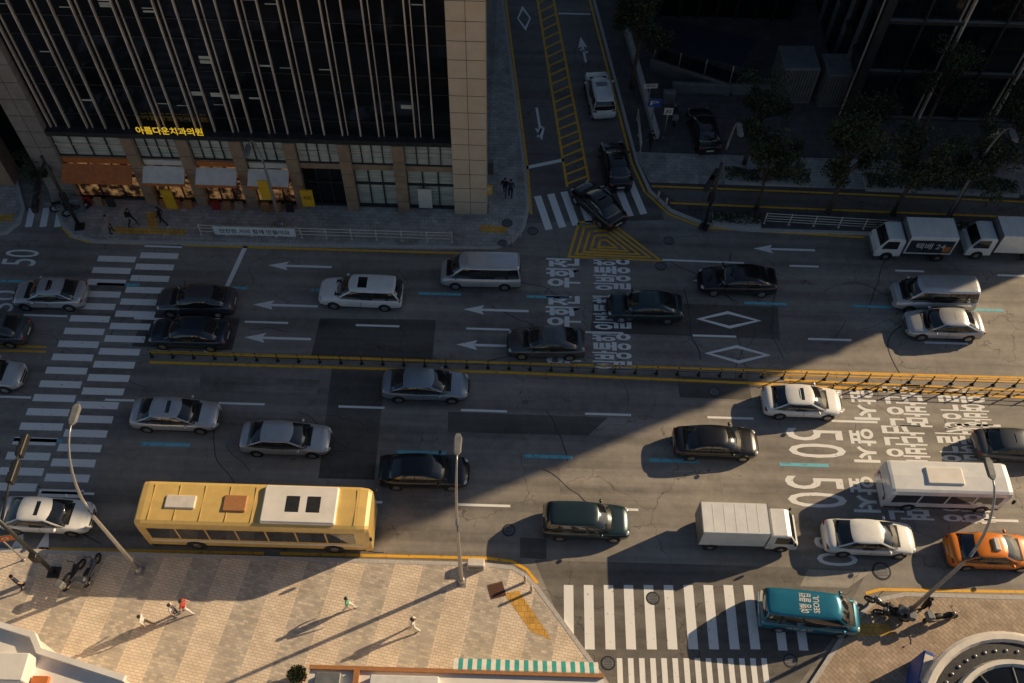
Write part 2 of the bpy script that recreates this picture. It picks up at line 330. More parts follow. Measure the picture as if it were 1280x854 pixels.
rt("50",1045,690,1.6,2.2,1,off=0); rt("50",26,322,1.3,2.2,-1,off=0); rt("30",4,376,1.6,1.6,-1,off=0); 
add_text(k,"50",(G(744,138).x,G(744,138).y,Z),(.9,.1,0),(-.2,1.6,0),'white',0)
for u in (25,57): arrow(u,674,1.3,1,ang=math.radians(90))
k.obj("road_markings")
t=MB()
for q in ([(140,284),(232,287),(232,294),(145,292)],[(600,281),(636,283),(632,292),(600,290)],[(630,742),(648,738),(690,800),(664,790)],[(1075,780),(1110,780),(1120,795),(1060,795)],[(183,265),(197,265),(197,285),(185,285)],[(0,268),(18,268),(15,277),(-10,277)]):
    t.flat([G(u,v,.13)[:2] for u,v in q],.137,'tact')
t.obj("tactile_paving")
t=MB(); t.flat([G(u,v,.13)[:2] for u,v in ((822,236),(1400,258),(1400,276),(850,256))],.140,'asphs'); t.strip([G(u,v,.13)[:2] for u,v in ((815,233),(1000,240),(1400,258))],.16,.146,'yel'); t.strip([G(u,v,.13)[:2] for u,v in ((838,254),(1000,261),(1400,277))],.16,.146,'yel')
t.flat([G(u,v,.13)[:2] for u,v in ((792,190),(1400,210),(1400,248),(812,228))],.135,'pave_t'); t.obj("access_lane")
def manhole(u,v,z=.004,r=.36):
    b=MB(); n=20
    b.cyl((0,0,0),(0,0,.014),r,r,'dsteel',n,False); b.cyl((0,0,.014),(0,0,.018),r*.8,r*.8,'gmetal',n,False)
    for i in range(-3,4): b.box(-r*.6,r*.6,i*.08-.012,i*.08+.012,.018,.022,'dsteel')
    c=G(u,v,z); b.obj("manhole_cover",c)
for u,v in ((666,289),(836,301),(826,333),(636,663),(816,748),(760,829),(988,826),(893,490)): manhole(u,v)
manhole(634,279,.13); manhole(628,304,.13,.3); manhole(1102,714,.008,.5)
# ---------------------------------------------------------------- vehicles
def lerpv(xs,ys,x):
    for i in range(len(xs)-1):
        if x<=xs[i+1]:
            t=(x-xs[i])/(xs[i+1]-xs[i]); t=max(0,min(1,t)); t=t*t*(3-2*t)*.5+t*.5; return ys[i]+(ys[i+1]-ys[i])*t
    return ys[-1]
KIND={
 'sedan':dict(L=4.75,W=1.86,H=1.45,st=[-.5,-.485,-.44,-.30,0,.18,.30,.42,.475,.5],zt=[.62,.90,1.0,1.0,.96,.96,.90,.80,.67,.50],hw=[.72,.86,.94,1,1,1,.99,.93,.80,.56],b0=-.425,b1=.255,r0=-.20,r1=.045,belt=.94),
 'suv':dict(L=4.65,W=1.89,H=1.68,st=[-.5,-.485,-.44,-.30,0,.18,.30,.42,.475,.5],zt=[.75,1.0,1.08,1.1,1.08,1.08,1.03,.94,.80,.60],hw=[.80,.90,.96,1,1,1,.98,.94,.84,.64],b0=-.485,b1=.25,r0=-.41,r1=.07,belt=1.06),
 'van':dict(L=5.1,W=1.92,H=1.93,st=[-.5,-.49,-.44,-.30,0,.2,.34,.42,.475,.5],zt=[.8,1.05,1.12,1.14,1.13,1.13,1.1,.98,.84,.6],hw=[.88,.95,.98,1,1,1,.98,.95,.87,.70],b0=-.492,b1=.38,r0=-.465,r1=.21,belt=1.12),
}
def car_geo(mb,kind,pk,roof=None,L=None,sunroof=False):
    d=KIND[kind]; L=L or d['L']; W=d['W']; Hh=d['H']; h=W/2
    n=30; rings=[]
    for i in range(n+1):
        x=.5*math.sin(math.pi*(-.5+i/n))
        hw=lerpv(d['st'],d['hw'],x)*h; zt=lerpv(d['st'],d['zt'],x)
        zm=min(.62,zt-.08); zl=.36
        half=[(0,zt+.035),(.30*hw,zt+.032),(.60*hw,zt+.018),(.82*hw,zt-.012),(.94*hw,zt-.06),(hw,zm+.06),(hw*1.0,zm-.04),(hw*.985,zl),(hw*.95,.24)]
        rings.append([(x*L,y,z) for y,z in half]+[(x*L,-y,z) for y,z in reversed(half[1:])])
    mb.loft(rings,lambda i,j: 'black' if j in (7,8,9) else pk,True,True,True)
    bh=.91*h; rh=.70*h; zb=d['belt']-.03; b0,b1,r0,r1=[d[q]*L for q in('b0','b1','r0','r1')]
    fy=[-1,-.9,-.5,0,.5,.9,1]; sx=[0,.27,.50,.525,.80,.83,1]
    def ringat(xb,xf,hw,z,bul):
        r=[]
        for y in fy: r.append((xf+bul*(1-y*y)-(.10 if abs(y)==1 else 0),y*hw*(.97 if abs(y)==1 else 1),z))
        for t in sx[1:-1]: r.append((xf-.10+(xb+.08-xf+.10)*t,hw*(1+.035*math.sin(math.pi*t)),z))
        for y in reversed(fy): r.append((xb-bul*.5*(1-y*y)+(.08 if abs(y)==1 else 0),y*hw*(.97 if abs(y)==1 else 1),z))
        for t in reversed(sx[1:-1]): r.append((xf-.10+(xb+.08-xf+.10)*t,-hw*(1+.035*math.sin(math.pi*t)),z))
        return r
    def mix(t,z,bul,curve=0): return ringat(b0+(r0-b0)*t,b1+(r1-b1)*t,bh+(rh-bh)*(t**1.3),z,bul)
    hz=Hh-zb
    RA=mix(0,zb,.20); RB=mix(.45,zb+hz*.48,.19); RC=mix(.86,zb+hz*.86,.17)
    RD=ringat(r0,r1,rh*1.0,Hh-.035,.15); RE=ringat(r0+.16,r1-.14,rh*.86,Hh,.12); RF=ringat(r0+.5,r1-.5,rh*.45,Hh+.02,.05)
    def mk(i,j):
        if i<=1:
            if j in (0,5,12,17): return pk
            if 6<=j<=11: return 'black' if j in (8,10) else 'glass'
            if 18<=j<=23: return 'black' if j in (19,21) else 'glass'
            return 'glass'
        return roof or pk
    mb.loft([RA,RB,RC,RD,RE,RF],mk,True,True,True)
    if sunroof: mb.bbox(r0*.2+r1*.2-.15,r1-.30,-rh*.62,rh*.62,Hh-.01,Hh+.026,'glass',.008)
    mb.box(b1+.02,b1+.22,-h*.66,h*.66,zb-.03,zb+.035,'black')
    for sx_ in (-.30,.31):
        for sy in (-1,1):
            x=sx_*L; yo=sy*(h*1.0+.004)
            mb.cyl((x,yo-sy*.25,.36),(x,yo,.36),.385,.385,'black',18,False)
            mb.cyl((x,yo-sy*.24,.325),(x,yo+sy*.012,.325),.325,.325,'tyre',18,False)
            mb.cyl((x,yo+sy*.008,.325),(x,yo+sy*.018,.325),.22,.20,'rim',10,False)
    for sy in (-1,1):
        zt=lerpv(d['st'],d['zt'],.45)
        mb.ell((.448*L,sy*h*.68,zt-.085),(.18,.19,.07),'lampw',8,5)
        zt=lerpv(d['st'],d['zt'],-.485)
        mb.ell((-.480*L,sy*h*.70,zt-.12),(.09,.20,.085),'lampr',8,5)
        mb.ell((b1-.42,sy*(h+.06),zb+.06),(.09,.13,.075),pk,8,5)
        x=b0*.1+b1*.1+.02; mb.box(x-.008,x+.008,sy*h-.003,sy*h+.003,.36,.86,'black')
    mb.box(.485*L,.5*L+.015,-.42*h,.42*h,.36,.50,'black'); mb.box(-.5*L-.015,-.49*L,-.26,.26,.5,.62,'cream')
    mb.box(.478*L,.5*L+.006,-.5*h,.5*h,.56,.60,'black')
def heading(hd): return 0 if hd>0 else math.pi
jr=random.Random(2)
def car(name,kind,u,v,hd,pk,L=None,roof=None,rz=None,zc=.7,sun=False):
    b=MB(); car_geo(b,kind,pk,roof,L,sun); c=G(u,v,zc); return b.obj(name,(c.x,c.y,.008),heading(hd)+jr.uniform(-.02,.02) if rz is None else rz)
car("sedan_car",'sedan',62,366,-1,'p_silver',4.4,sun=True)
car("sedan_car",'sedan',245,374,-1,'p_grey',4.8)
car("sedan_car",'sedan',236,415,-1,'p_navy')
car("suv_car",'suv',451,365,-1,'p_white',5.2,sun=True)
car("passenger_van",'van',601,340,-1,'p_silver')
car("sedan_car",'sedan',683,427,-1,'p_grey')
car("sedan_car",'sedan',922,349,-1,'p_black',5.0)
car("sedan_car",'sedan',806,382,-1,'p_teal')
car("passenger_van",'van',1166,369,-1,'p_silver')
car("sedan_car",'sedan',1180,404,-1,'p_silver')
car("sedan_car",'sedan',-14,411,-1,'p_grey'); car("sedan_car",'sedan',-22,466,1,'p_silver')
car("sedan_car",'sedan',219,517,1,'p_silver',5.0,sun=True)
car("sedan_car",'sedan',357,547,1,'p_silver',5.1)
car("sedan_car",'sedan',532,480,1,'p_bsilver',5.1)
car("sedan_car",'sedan',530,588,1,'p_black',5.0)
car("sedan_car",'sedan',895,552,1,'p_black',4.8)
car("sedan_car",'sedan',1003,501,1,'p_white',4.6,sun=True)
car("hatchback_car",'suv',733,651,1,'p_teal',4.7)
car("sedan_car",'sedan',1087,671,1,'p_white',4.9)
car("sedan_car",'sedan',1270,556,1,'p_grey',4.6)
car("sedan_car",'sedan',58,643,1,'p_white',4.9,sun=True)
o=MB(); car_geo(o,'sedan','p_orange',None,4.7); o.bbox(-.25,.05,-.35,.35,1.45,1.6,'cream',.04); c=G(1240,688,.7); o.obj("taxi",(c.x,c.y,.008))
sa=math.radians(97)
car("suv_car",'suv',750,116,1,'p_white',4.5,rz=sa,sun=True); car("sedan_car",'sedan',770,204,1,'p_black',4.4,rz=sa)
car("sedan_car",'sedan',748,254,1,'p_black',4.3,rz=math.radians(128)); car("sedan_car",'sedan',880,160,1,'p_black',4.4,rz=sa)
o=MB(); car_geo(o,'van','p_blue'); 
add_text(o,"여행 클럽",(-.55,0,1.953),(-0,1.0,0),(-.6,0,0),'cream'); add_text(o,"SEOUL",(-.0,0,1.953),(0,.9,0),(-.3,0,0),'cream')
add_text(o,"여행 클럽",(-.6,-.965,.8),(1.3,0,0),(0,0,.3),'cream')
c=G(1013,764,.9); o.obj("blue_van",(c.x,c.y,.012),math.radians(-4))
def truck(name,u,v,hd,boxk,side,Lb=3.0,zc=1.0,Hb=2.35):
    b=MB(); W=1.74;h=W/2; Lc=1.65; Lt=Lc+Lb+.15; x0=-Lt/2
    b.box(x0,Lt/2-.5,-.4,.4,.45,.62,'black')
    b.bbox(x0,x0+Lb,-h,h,.72,Hb,boxk,.03)
    for sy in(-1,1):
        if side:
            b.box(x0+.12,x0+Lb-.12,h if sy>0 else -h-.006,h+.006 if sy>0 else -h,.85,Hb-.3,side)
            add_text(b,"택배 24",(x0+Lb/2,sy*(h+.01),1.5),(-1.9*sy,0,0),(0,0,.6),'cream')
            b.box(x0+.2,x0+.7,h+.006 if sy>0 else -h-.009,h+.009 if sy>0 else -h-.006,.95,1.5,'orange')
    for q in (0,Lb): b.box(x0+q-.02,x0+q+.02,-h-.012,h+.012,.70,Hb+.01,'gmetal')
    for i in range(1,6): b.box(x0+i*Lb/6-.012,x0+i*Lb/6+.012,-h+.1,h-.1,Hb,Hb+.008,'cream')
    xs=x0+Lb+.12; prof=[(0,.42),(0,1.85),(.12,1.95),(.85,1.96),(1.08,1.88),(1.45,1.22),(1.62,1.02),(1.68,.6),(1.66,.38)]
    rings=[]
    for y,sc in ((-h,.97),(-h+.06,1),(0,1.01),(h-.06,1),(h,.97)):
        rings.append([(xs+px_*(1 if abs(y)<h else .985),y*(1 if pz<1.2 else .9),pz if pz<1 else pz*(1 if abs(y)<h else .985)) for px_,pz in prof])
    b.loft(rings,lambda i,j:'p_white',True,True,False)
    b.face([(xs+1.12,-h*.78,1.845),(xs+1.47,-h*.84,1.235),(xs+1.47,h*.84,1.235),(xs+1.12,h*.78,1.845)],'glass')
    for sy in (-1,1):
        q=[(xs+.35,sy*(h*.995+.004),1.1),(xs+1.38,sy*(h*.995+.004),1.1),(xs+1.12,sy*(h*.90+.01),1.74),(xs+.35,sy*(h*.90+.01),1.74)]
        b.face(q if sy<0 else list(reversed(q)),'glass')
        b.ell((xs+1.35,sy*(h+.14),1.4),(.06,.08,.16),'black',8,5); b.ell((xs+1.63,sy*h*.72,.82),(.07,.16,.09),'lampw',8,5)
        for x in (x0+.7,xs+.85):
            b.cyl((x,sy*(h-.26),.36),(x,sy*(h+.005),.36),.40,.40,'black',16,False); b.cyl((x,sy*(h-.24),.32),(x,sy*(h+.014),.32),.32,.32,'tyre',16,False); b.cyl((x,sy*(h+.01),.32),(x,sy*(h+.02),.32),.17,.15,'rim',10,False)
    b.box(xs+1.6,xs+1.72,-h*.9,h*.9,.36,.56,'gmetal')
    c=G(u,v,zc); return b.obj(name,(c.x,c.y,.008),heading(hd))
truck("box_truck",1139,301,-1,'p_white','p_navy',Lb=3.1); truck("box_truck",1252,300,-1,'p_white',None,Lb=3.1); truck("box_truck",934,661,1,'p_white',None,Lb=3.5)
def bus(name,u,v,hd,pk,L,W,Hh,rw,zc=1.6,units=True):
    b=MB(); h=W/2; rings=[]
    for x,s_,zz in ((-.5,.93,.12),(-.493,.98,.04),(-.47,1,0),(0,1,0),(.45,1,0),(.485,.97,.05),(.5,.90,.2)):
        prof=[(-h*s_,.35),(-h*s_,Hh*.62),(-h*s_*.985,Hh*.86),(-h*s_*.93,Hh-.09-zz),(-h*s_*.8,Hh-.02-zz),(0,Hh-zz+.02),(h*s_*.8,Hh-.02-zz),(h*s_*.93,Hh-.09-zz),(h*s_*.985,Hh*.86),(h*s_,Hh*.62),(h*s_,.35)]
        rings.append([(x*L,y,z) for y,z in prof])
    b.loft(rings,lambda i,j: pk,True,True,False)
    nwin=int(L/1.5)
    for sy in (-1,1):
        for i in range(nwin):
            a=-L*.46+i*(L*.9/nwin); z0,z1=Hh*.44,Hh*.82
            q=[(a+.05,sy*(h+.012),z0),(a+L*.9/nwin-.05,sy*(h+.012),z0),(a+L*.9/nwin-.05,sy*(h*.99+.012),z1),(a+.05,sy*(h*.99+.012),z1)]
            b.face(q if sy<0 else list(reversed(q)),'glass')
        b.box(-L*.48,L*.47,sy*h-.006,sy*h+.006,.36,.52,'black')
        if L>9: b.box(-L*.47,L*.46,sy*h-.008,sy*h+.008,.95,1.15,'cream')
        for x in (-.28*L,.33*L):
            R_=.46 if L>9 else .34
            b.cyl((x,sy*(h-.3),R_+.04),(x,sy*(h+.008),R_+.04),R_+.08,R_+.08,'black',20,False); b.cyl((x,sy*(h-.28),R_),(x,sy*(h+.02),R_),R_,R_,'tyre',20,False); b.cyl((x,sy*(h+.012),R_),(x,sy*(h+.03),R_),.22,.2,'rim',12,False)
        b.ell((L*.5+.1,sy*(h+.1),Hh*.72),(.08,.1,.22),'black',8,5); b.ell((L*.493,sy*h*.7,.75),(.08,.22,.12),'lampw',8,5); b.ell((-L*.497,sy*h*.75,1.0),(.05,.14,.25),'lampr',8,5)
    b.face([(L*.5+.004,-h*.82,Hh*.42),(L*.5+.004,h*.82,Hh*.42),(L*.49,h*.82,Hh*.84),(L*.49,-h*.82,Hh*.84)],'glass')
    b.face([(-L*.5-.004,h*.72,Hh*.50),(-L*.5-.004,-h*.72,Hh*.50),(-L*.497,-h*.72,Hh*.82),(-L*.497,h*.72,Hh*.82)],'glass')
    if units:
        b.bbox(.04*L,.36*L,-h*.82,h*.82,Hh-.03,Hh+.20,'roofw',.06); b.bbox(.14*L,.20*L,-.45,.45,Hh+.18,Hh+.215,'dsteel',.02); b.bbox(.23*L,.29*L,-.45,.45,Hh+.18,Hh+.215,'dsteel',.02)
        b.bbox(-.38*L,-.25*L,-.36,.36,Hh-.03,Hh+.10,'cream',.04); b.bbox(-.13*L,-.03*L,-.45,.45,Hh-.03,Hh+.10,'wood',.04)
        for i in range(9):
            x=-L*.44+i*L*.11
            b.box(x-.012,x+.012,-h*.78,h*.78,Hh+.004,Hh+.026,pk)
    else:
        b.bbox(-.2*L,.1*L,-h*.5,h*.5,Hh-.03,Hh+.12,'roofw',.05)
    c=G(u,v,zc); return b.obj(name,(c.x,c.y,.008),heading(hd))
bus("city_bus",325,646,1,'p_yellow',11.9,2.5,3.15,'roofw'); bus("minibus",1178,607,1,'p_white',6.6,2.0,2.3,'roofw',1.2,False)
def moto(u,v,rz,pk):
    b=MB()
    for x in (-.62,.66):
        n=16; pts=[(x+.26*math.cos(a*2*math.pi/n),0,.31+.26*math.sin(a*2*math.pi/n)) for a in range(n+1)]; b.tube(pts,[.055]*(n+1),'tyre',6)
        b.cyl((x,-.03,.31),(x,.03,.31),.16,.16,'rim',10)
    b.loft([[(-.75+0*a,.10*math.cos(a),.62+.07*math.sin(a)) for a in [i*math.pi/4 for i in range(8)]],[(-.3,.17*math.cos(a),.62+.14*math.sin(a)) for a in [i*math.pi/4 for i in range(8)]],[(0,.12*math.cos(a),.48+.12*math.sin(a)) for a in [i*math.pi/4 for i in range(8)]],[(.35,.20*math.cos(a),.62+.2*math.sin(a)) for a in [i*math.pi/4 for i in range(8)]],[(.58,.08*math.cos(a),.8+.1*math.sin(a)) for a in [i*math.pi/4 for i in range(8)]]],pk)
    b.ell((-.35,0,.78),(.36,.14,.07),'black'); b.bbox(-.98,-.6,-.22,.22,.8,1.12,pk if pk!='p_black' else 'gmetal',.05)
    b.cyl((.66,0,.33),(.42,0,1.0),.035,.03,'steel',6); b.tube([(.36,-.36,1.02),(.44,-.15,1.02),(.44,.15,1.02),(.36,.36,1.02)],[.02]*4,'black',6)
    b.ell((.52,0,.92),(.08,.1,.09),'lampw',8,5); b.cyl((-.7,-.16,.35),(-.05,-.14,.3),.05,.03,'rim',8)
    for s_ in(-1,1): b.cyl((.4,s_*.25,1.02),(.38,s_*.3,1.2),.01,.01,'black',5); b.ell((.38,s_*.3,1.22),(.02,.06,.04),'black',6,4)
    c=G(u,v,.13); b.obj("motorcycle",(c.x,c.y,.14),rz)
moto(1112,772,math.radians(165),'p_black'); moto(1172,775,math.radians(8),'p_black'); moto(1100,760,math.radians(150),'p_grey'); moto(95,722,1.2,'p_black'); moto(118,716,1.4,'p_grey'); moto(842,150,1.5,'p_black'); moto(82,262,.4,'p_black'); moto(97,266,.6,'p_black')
# ---------------------------------------------------------------- buildings
FY=43.1
def left_tower():
    b=MB(); X0,X1=-31.0,-1.95; HT=23.0; D=26
    b.box(X0+.1,X1-.1,FY+.35,FY+D,0,HT,'bglass',top='gmetal')
    b.box(X0,X1,FY-.1,FY+D+.1,HT,HT+.5,'gmetal')
    LW=1.75
    for a,c_,m in ((X0,X0+LW,'stoneg'),(X1-2.15,X1,'stone2')):
        b.box(a,c_,FY-.25,FY+1.2,0,HT,m)
        z=1.3
        while z<HT: b.box(a-.003,c_+.003,FY-.255,FY+1.0,z,z+.035,'dmull'); z+=1.3
        b.box((a+c_)/2-.012,(a+c_)/2+.012,FY-.257,FY-.2,0,HT,'dmull')
    xa,xb=X0+LW,X1-2.15; x=xa+.3; i=0; rnd=random.Random(4)
    while x<xb-.1:
        b.box(x-.04,x+.04,FY+.16,FY+.36,6.55,HT,'mull')
        if i%2==0: b.box(x+.30,x+.35,FY+.22,FY+.36,6.55,HT,'mull')
        x+=1.13; i+=1
    for zf in (7.6,9.9,11.2,13.5,14.8,17.1,18.4,20.7): b.box(xa,xb,FY+.29,FY+.37,zf,zf+.05,'dmull')
    for _ in range(34):
        xx=xa+.3+1.13*rnd.randint(0,20)+.40; zz=rnd.choice((8.0,11.4,15.0,18.6))+rnd.random()*1.4
        b.box(xx,xx+.65,FY+.335,FY+.346,zz,zz+rnd.choice((.06,.12,.3)),'blind')
    b.box(xa,xb,FY-.22,FY+.4,6.2,6.55,'dmull'); 
    px=[-24.4,-21.0,-17.65,-14.3,-10.9,-7.5]
    for p in px:
        b.box(p-.36,p+.36,FY-.28,FY+.6,0,6.2,'stone')
        for z in (1.2,2.4,3.6,4.8): b.box(p-.363,p+.363,FY-.284,FY+.3,z,z+.03,'dmull')
    ed=[xa]+px+[xb]
    for i in range(7):
        a=ed[i]+(.36 if i>0 else 0); c_=ed[i+1]-(.36 if i<6 else 0); wd=c_-a
        b.box(a,c_,FY+.2,FY+.34,4.25,6.2,'blind')
        for q in range(5): b.box(a+wd*q/4-.03,a+wd*q/4+.03,FY+.08,FY+.2,4.2,6.2,'dmull')
        for z in (4.2,5.2,6.12): b.box(a,c_,FY+.1,FY+.205,z-.03,z+.05,'mull' if z==5.2 else 'dmull')
        b.box(a,c_,FY+.05,FY+.34,3.75,4.2,'stone')
        lit=i<4
        b.box(a,c_,FY+.30,FY+.345,.1,3.75,'warm' if lit else ('bglass' if i==4 else 'blind'))
        for q in range(4): b.box(a+wd*q/3-.04,a+wd*q/3+.04,FY+.18,FY+.31,0,3.75,'dmull')
        b.box(a,c_,FY+.16,FY+.31,0,.35,'dmull'); b.box(a,c_,FY+.16,FY+.31,2.3,2.42,'dmull')
        if lit:
            y0=FY-.1; kz=['orange','cream','cream','cream'][i]
            b.mesh([(a,y0,3.7),(c_,y0,3.7),(c_,FY-1.05,3.1),(a,FY-1.05,3.1),(a,y0,3.55),(c_,y0,3.55),(c_,FY-1.05,2.85),(a,FY-1.05,2.85)],[(3,2,1,0),(4,5,6,7),(2,3,7,6),(0,3,7,4),(1,2,6,5)],['orange' if i==0 else kz,'orange','orange','orange','orange'])
            b.box(a+.1,c_-.1,FY-.02,FY+.04,3.72,4.15,'orange' if i in (0,2) else 'cream')
            for q in range(3): b.box(a+.3+q*.8,a+.8+q*.8,FY-.55,FY-.35,.0,.85,random.choice(['wood','stone','inkr','dmull']))
    add_text(b,"아름다운치과의원",(-21.4,FY-.27,6.95),(4.1,0,0),(0,0,.62),'sign',.02)
    b.box(-23.6,-19.2,FY-.24,FY-.18,6.56,6.60,'dmull')
    b.box(-23.2,-22.5,FY-.9,FY-.8,.5,2.3,'ybanner'); b.box(-14.1,-13.3,FY-.75,FY-.65,1.0,2.5,'ybanner'); add_text(b,"커피",(-13.7,FY-.76,1.8),(.5,0,0),(0,0,.4),'inkd')
    b.box(-6.5,-5.6,FY-.05,FY+.0,.4,2.2,'cream')
    b.obj("office_building")
left_tower()
def far_left():
    b=MB(); X0,X1=-60,-34.2; y=44.5; HT=19
    b.box(X0,X1,y,y+26,0,HT,'bglass',top='gmetal'); b.box(X0-.1,X1+.1,y-.1,y+26.1,HT,HT+.4,'gmetal')
    x=X0
    while x<=X1: b.box(x-.12,x+.12,y-.15,y+.1,3.8,HT,'dmull'); x+=2.58
    for z in (3.6,7.2,10.8,14.4): b.box(X0,X1+.05,y-.2,y+.05,z,z+.4,'stone')
    b.box(X1-1.0,X1+.06,y-.3,y+1,0,HT,'stone'); b.box(X0,X1-1,y-.02,y-.01,.2,3.4,'warm')
    x=X0+2
    while x<X1-1: b.box(x-.2,x+.2,y-.25,y-.03,0,3.6,'stone'); x+=4
    b.obj("office_building")
far_left()
RY=53.5
def right_tower():
    b=MB(); X0,X1=23.9,62.7; HT=34.3
    b.box(X0,X1,RY,RY+55,0,HT,'bglass',top='gmetal')
    x=X0; i=0
    while x<=X1+.1:
        b.box(x-.06,x+.06,RY-.3,RY-.0,0,HT-.01,'mull' if i%2==0 else 'dmull')
        if i%2==0: b.box(x-.42,x-.38,RY-.2,RY-.0,0,HT-.01,'mull')
        x+=2.7; i+=1
    for z in (0,4.2,8.4,12.6,16.8,21,25.2,29.4,33): b.box(X0,X1,RY-.22,RY-.0,z,z+.30,'dmull'); b.box(X0,X1,RY-.24,RY-.0,z+.30,z+.34,'gmetal')
    y=RY+2.7
    while y<RY+54: b.box(X0-.3,X0,y-.06,y+.06,0,HT-.01,'gmetal'); y+=2.7
    for z in (4.2,8.4,12.6,16.8,21,25.2,29.4,33): b.box(X0-.2,X0,RY,RY+55,z,z+.3,'dmull')
    b.box(X0-.5,X1,RY-.5,RY+55,HT,HT+.1,'gmetal')
    b.box(X0-.3,X0+.3,RY-.5,RY+.3,0,HT,'dmull')
    b.obj("office_building")
right_tower()
def mid_back():
    b=MB(); X0,X1,y=9.5,21.5,64.5; b.box(X0,X1,y,y+30,0,14,'bglass',top='gmetal')
    for z in (3.5,7,10.5,13.6): b.box(X0-.1,X1+.1,y-.2,y,z,z+.35,'dmull')
    x=X0
    while x<=X1: b.box(x-.08,x+.08,y-.25,y,0,14,'dmull'); x+=1.5
    b.obj("low_office_building")
mid_back()
def louvre_box(name,u,v,wx,wy,h):
    b=MB(); b.bbox(-wx/2,wx/2,-wy/2,wy/2,0,h,'gmetal',.05)
    n=int(wx/.22)
    for i in range(n): x=-wx/2+.1+i*.22; b.box(x,x+.05,-wy/2-.03,-wy/2,.2,h-.2,'dsteel'); b.box(x,x+.05,-wy/2+.1,wy/2-.1,h,h+.03,'gmetal')
    c=G(u,v); b.obj(name,(c.x,c.y,.13),.05)
louvre_box("ventilation_housing",985,116,2.6,2.6,3.2); louvre_box("ventilation_housing",1035,122,2.2,2.4,3.0)
def subway():
    b=MB()
    b.box(-3.2,3.2,-1.4,-1.25,0,1.1,'gmetal'); b.box(-3.2,3.2,1.25,1.4,0,1.1,'gmetal'); b.box(-3.2,-3.05,-1.25,1.25,0,1.1,'gmetal')
    for i in range(8): b.box(3.0-i*.5,3.4-i*.5,-1.25,1.25,-.0,.02+.0*i+.01*(8-i),'dsteel')
    for x in (-3,-1,1,3):
        for y in(-1.3,1.3): b.cyl((x,y,1.1),(x,y,2.7+.1*x),.05,.05,'steel',8)
    b.mesh([(-3.5,-1.7,2.45),(3.6,-1.7,3.1),(3.6,1.7,3.1),(-3.5,1.7,2.45),(-3.5,-1.7,2.55),(3.6,-1.7,3.2),(3.6,1.7,3.2),(-3.5,1.7,2.55)],[(3,2,1,0),(4,5,6,7),(0,1,5,4),(1,2,6,5),(2,3,7,6),(3,0,4,7)],'p_navy')
    for i in range(7): x=-3+i*1.05; z=2.55+(x+3.5)*.0915+.0; b.box(x-.03,x+.03,-1.7,1.7,z,z+.04,'dsteel')
    c=G(868,92); b.obj("subway_entrance",(c.x,c.y,.13),math.radians(-25))
subway()
b=MB(); c=G(905,118); b.bbox(-4,4,-.15,.15,0,.9,'gmetal',.03); b.obj("planter_wall",(c.x,c.y,.13),0)
b=MB(); b.bbox(-.2,.2,-6,6,0,.6,'granite',.03); c=G(800,105); b.obj("low_wall",(c.x,c.y,.13),math.radians(8))
# ---------------------------------------------------------------- railings and median fence
def railing(name,a,b_,h,step,kp,kr,rails=(.35,.7,1.0),z=.13,r=.025):
    m=MB(); a=Vector((a[0],a[1],z)); b_=Vector((b_[0],b_[1],z)); L=(b_-a).length; n=max(1,int(L/step))
    for i in range(n+1):
        p=a.lerp(b_,i/n); m.cyl(p,p+Vector((0,0,h)),r*1.5,r*1.3,kp,8); m.cyl(p,p+Vector((0,0,.03)),r*3.4,r*3,kp,8); m.ell(p+Vector((0,0,h)),(r*1.8,r*1.8,r*1.4),kp,8,4)
    for q in rails: m.cyl(a+Vector((0,0,h*q*.97)),b_+Vector((0,0,h*q*.97)),r,r,kr,6)
    return m.obj(name)
railing("pedestrian_railing",G(252,293,.13),G(565,303,.13),.95,1.6,'cream','cream',r=.03)
railing("pedestrian_railing",G(955,279,.13),G(1110,288,.13),1.0,1.5,'cream','cream',(.25,.5,.75,1))
railing("pedestrian_railing",G(796,150,.13),G(800,190,.13),1.0,1.2,'cream','cream')
def medfence(A,B,h,rk,rt_):
    m=MB(); L=(B-A).length; n=int(L/1.25)
    for i in range(n+1):
        p=A.lerp(B,i/n); m.cyl(p,p+Vector((0,0,h)),.045,.035,'black',8); m.cyl(p,p+Vector((0,0,.06)),.13,.10,'black',8); m.cyl(p+Vector((0,0,h*.7)),p+Vector((0,0,h*.84)),.048,.048,'yel',8)
    for q,kk in zip(rt_,rk): m.cyl(A+Vector((0,0,q)),B+Vector((0,0,q)),.02,.02,kk,6)
    m.obj("median_fence")
medfence(G(190,446),G(1400,487),.78,('dsteel','yel'),(.35,.70)); medfence(G(985,484),G(1400,501),.7,('yel','yel'),(.35,.64))
m=MB(); a=G(270,293,.13); b_=G(372,297,.13); y=min(a.y,b_.y)-.12
m.box(a.x,b_.x,y-.01,y+.01,.35,1.15,'banner'); add_text(m,"안전한 거리 함께 만들어요",((a.x+b_.x)/2,y-.018,.75),(4.6,0,0),(0,0,.42),'inkd'); 
for x in (a.x,b_.x): m.cyl((x,y,.1),(x,y,1.3),.03,.03,'steel',8)
m.obj("street_banner")
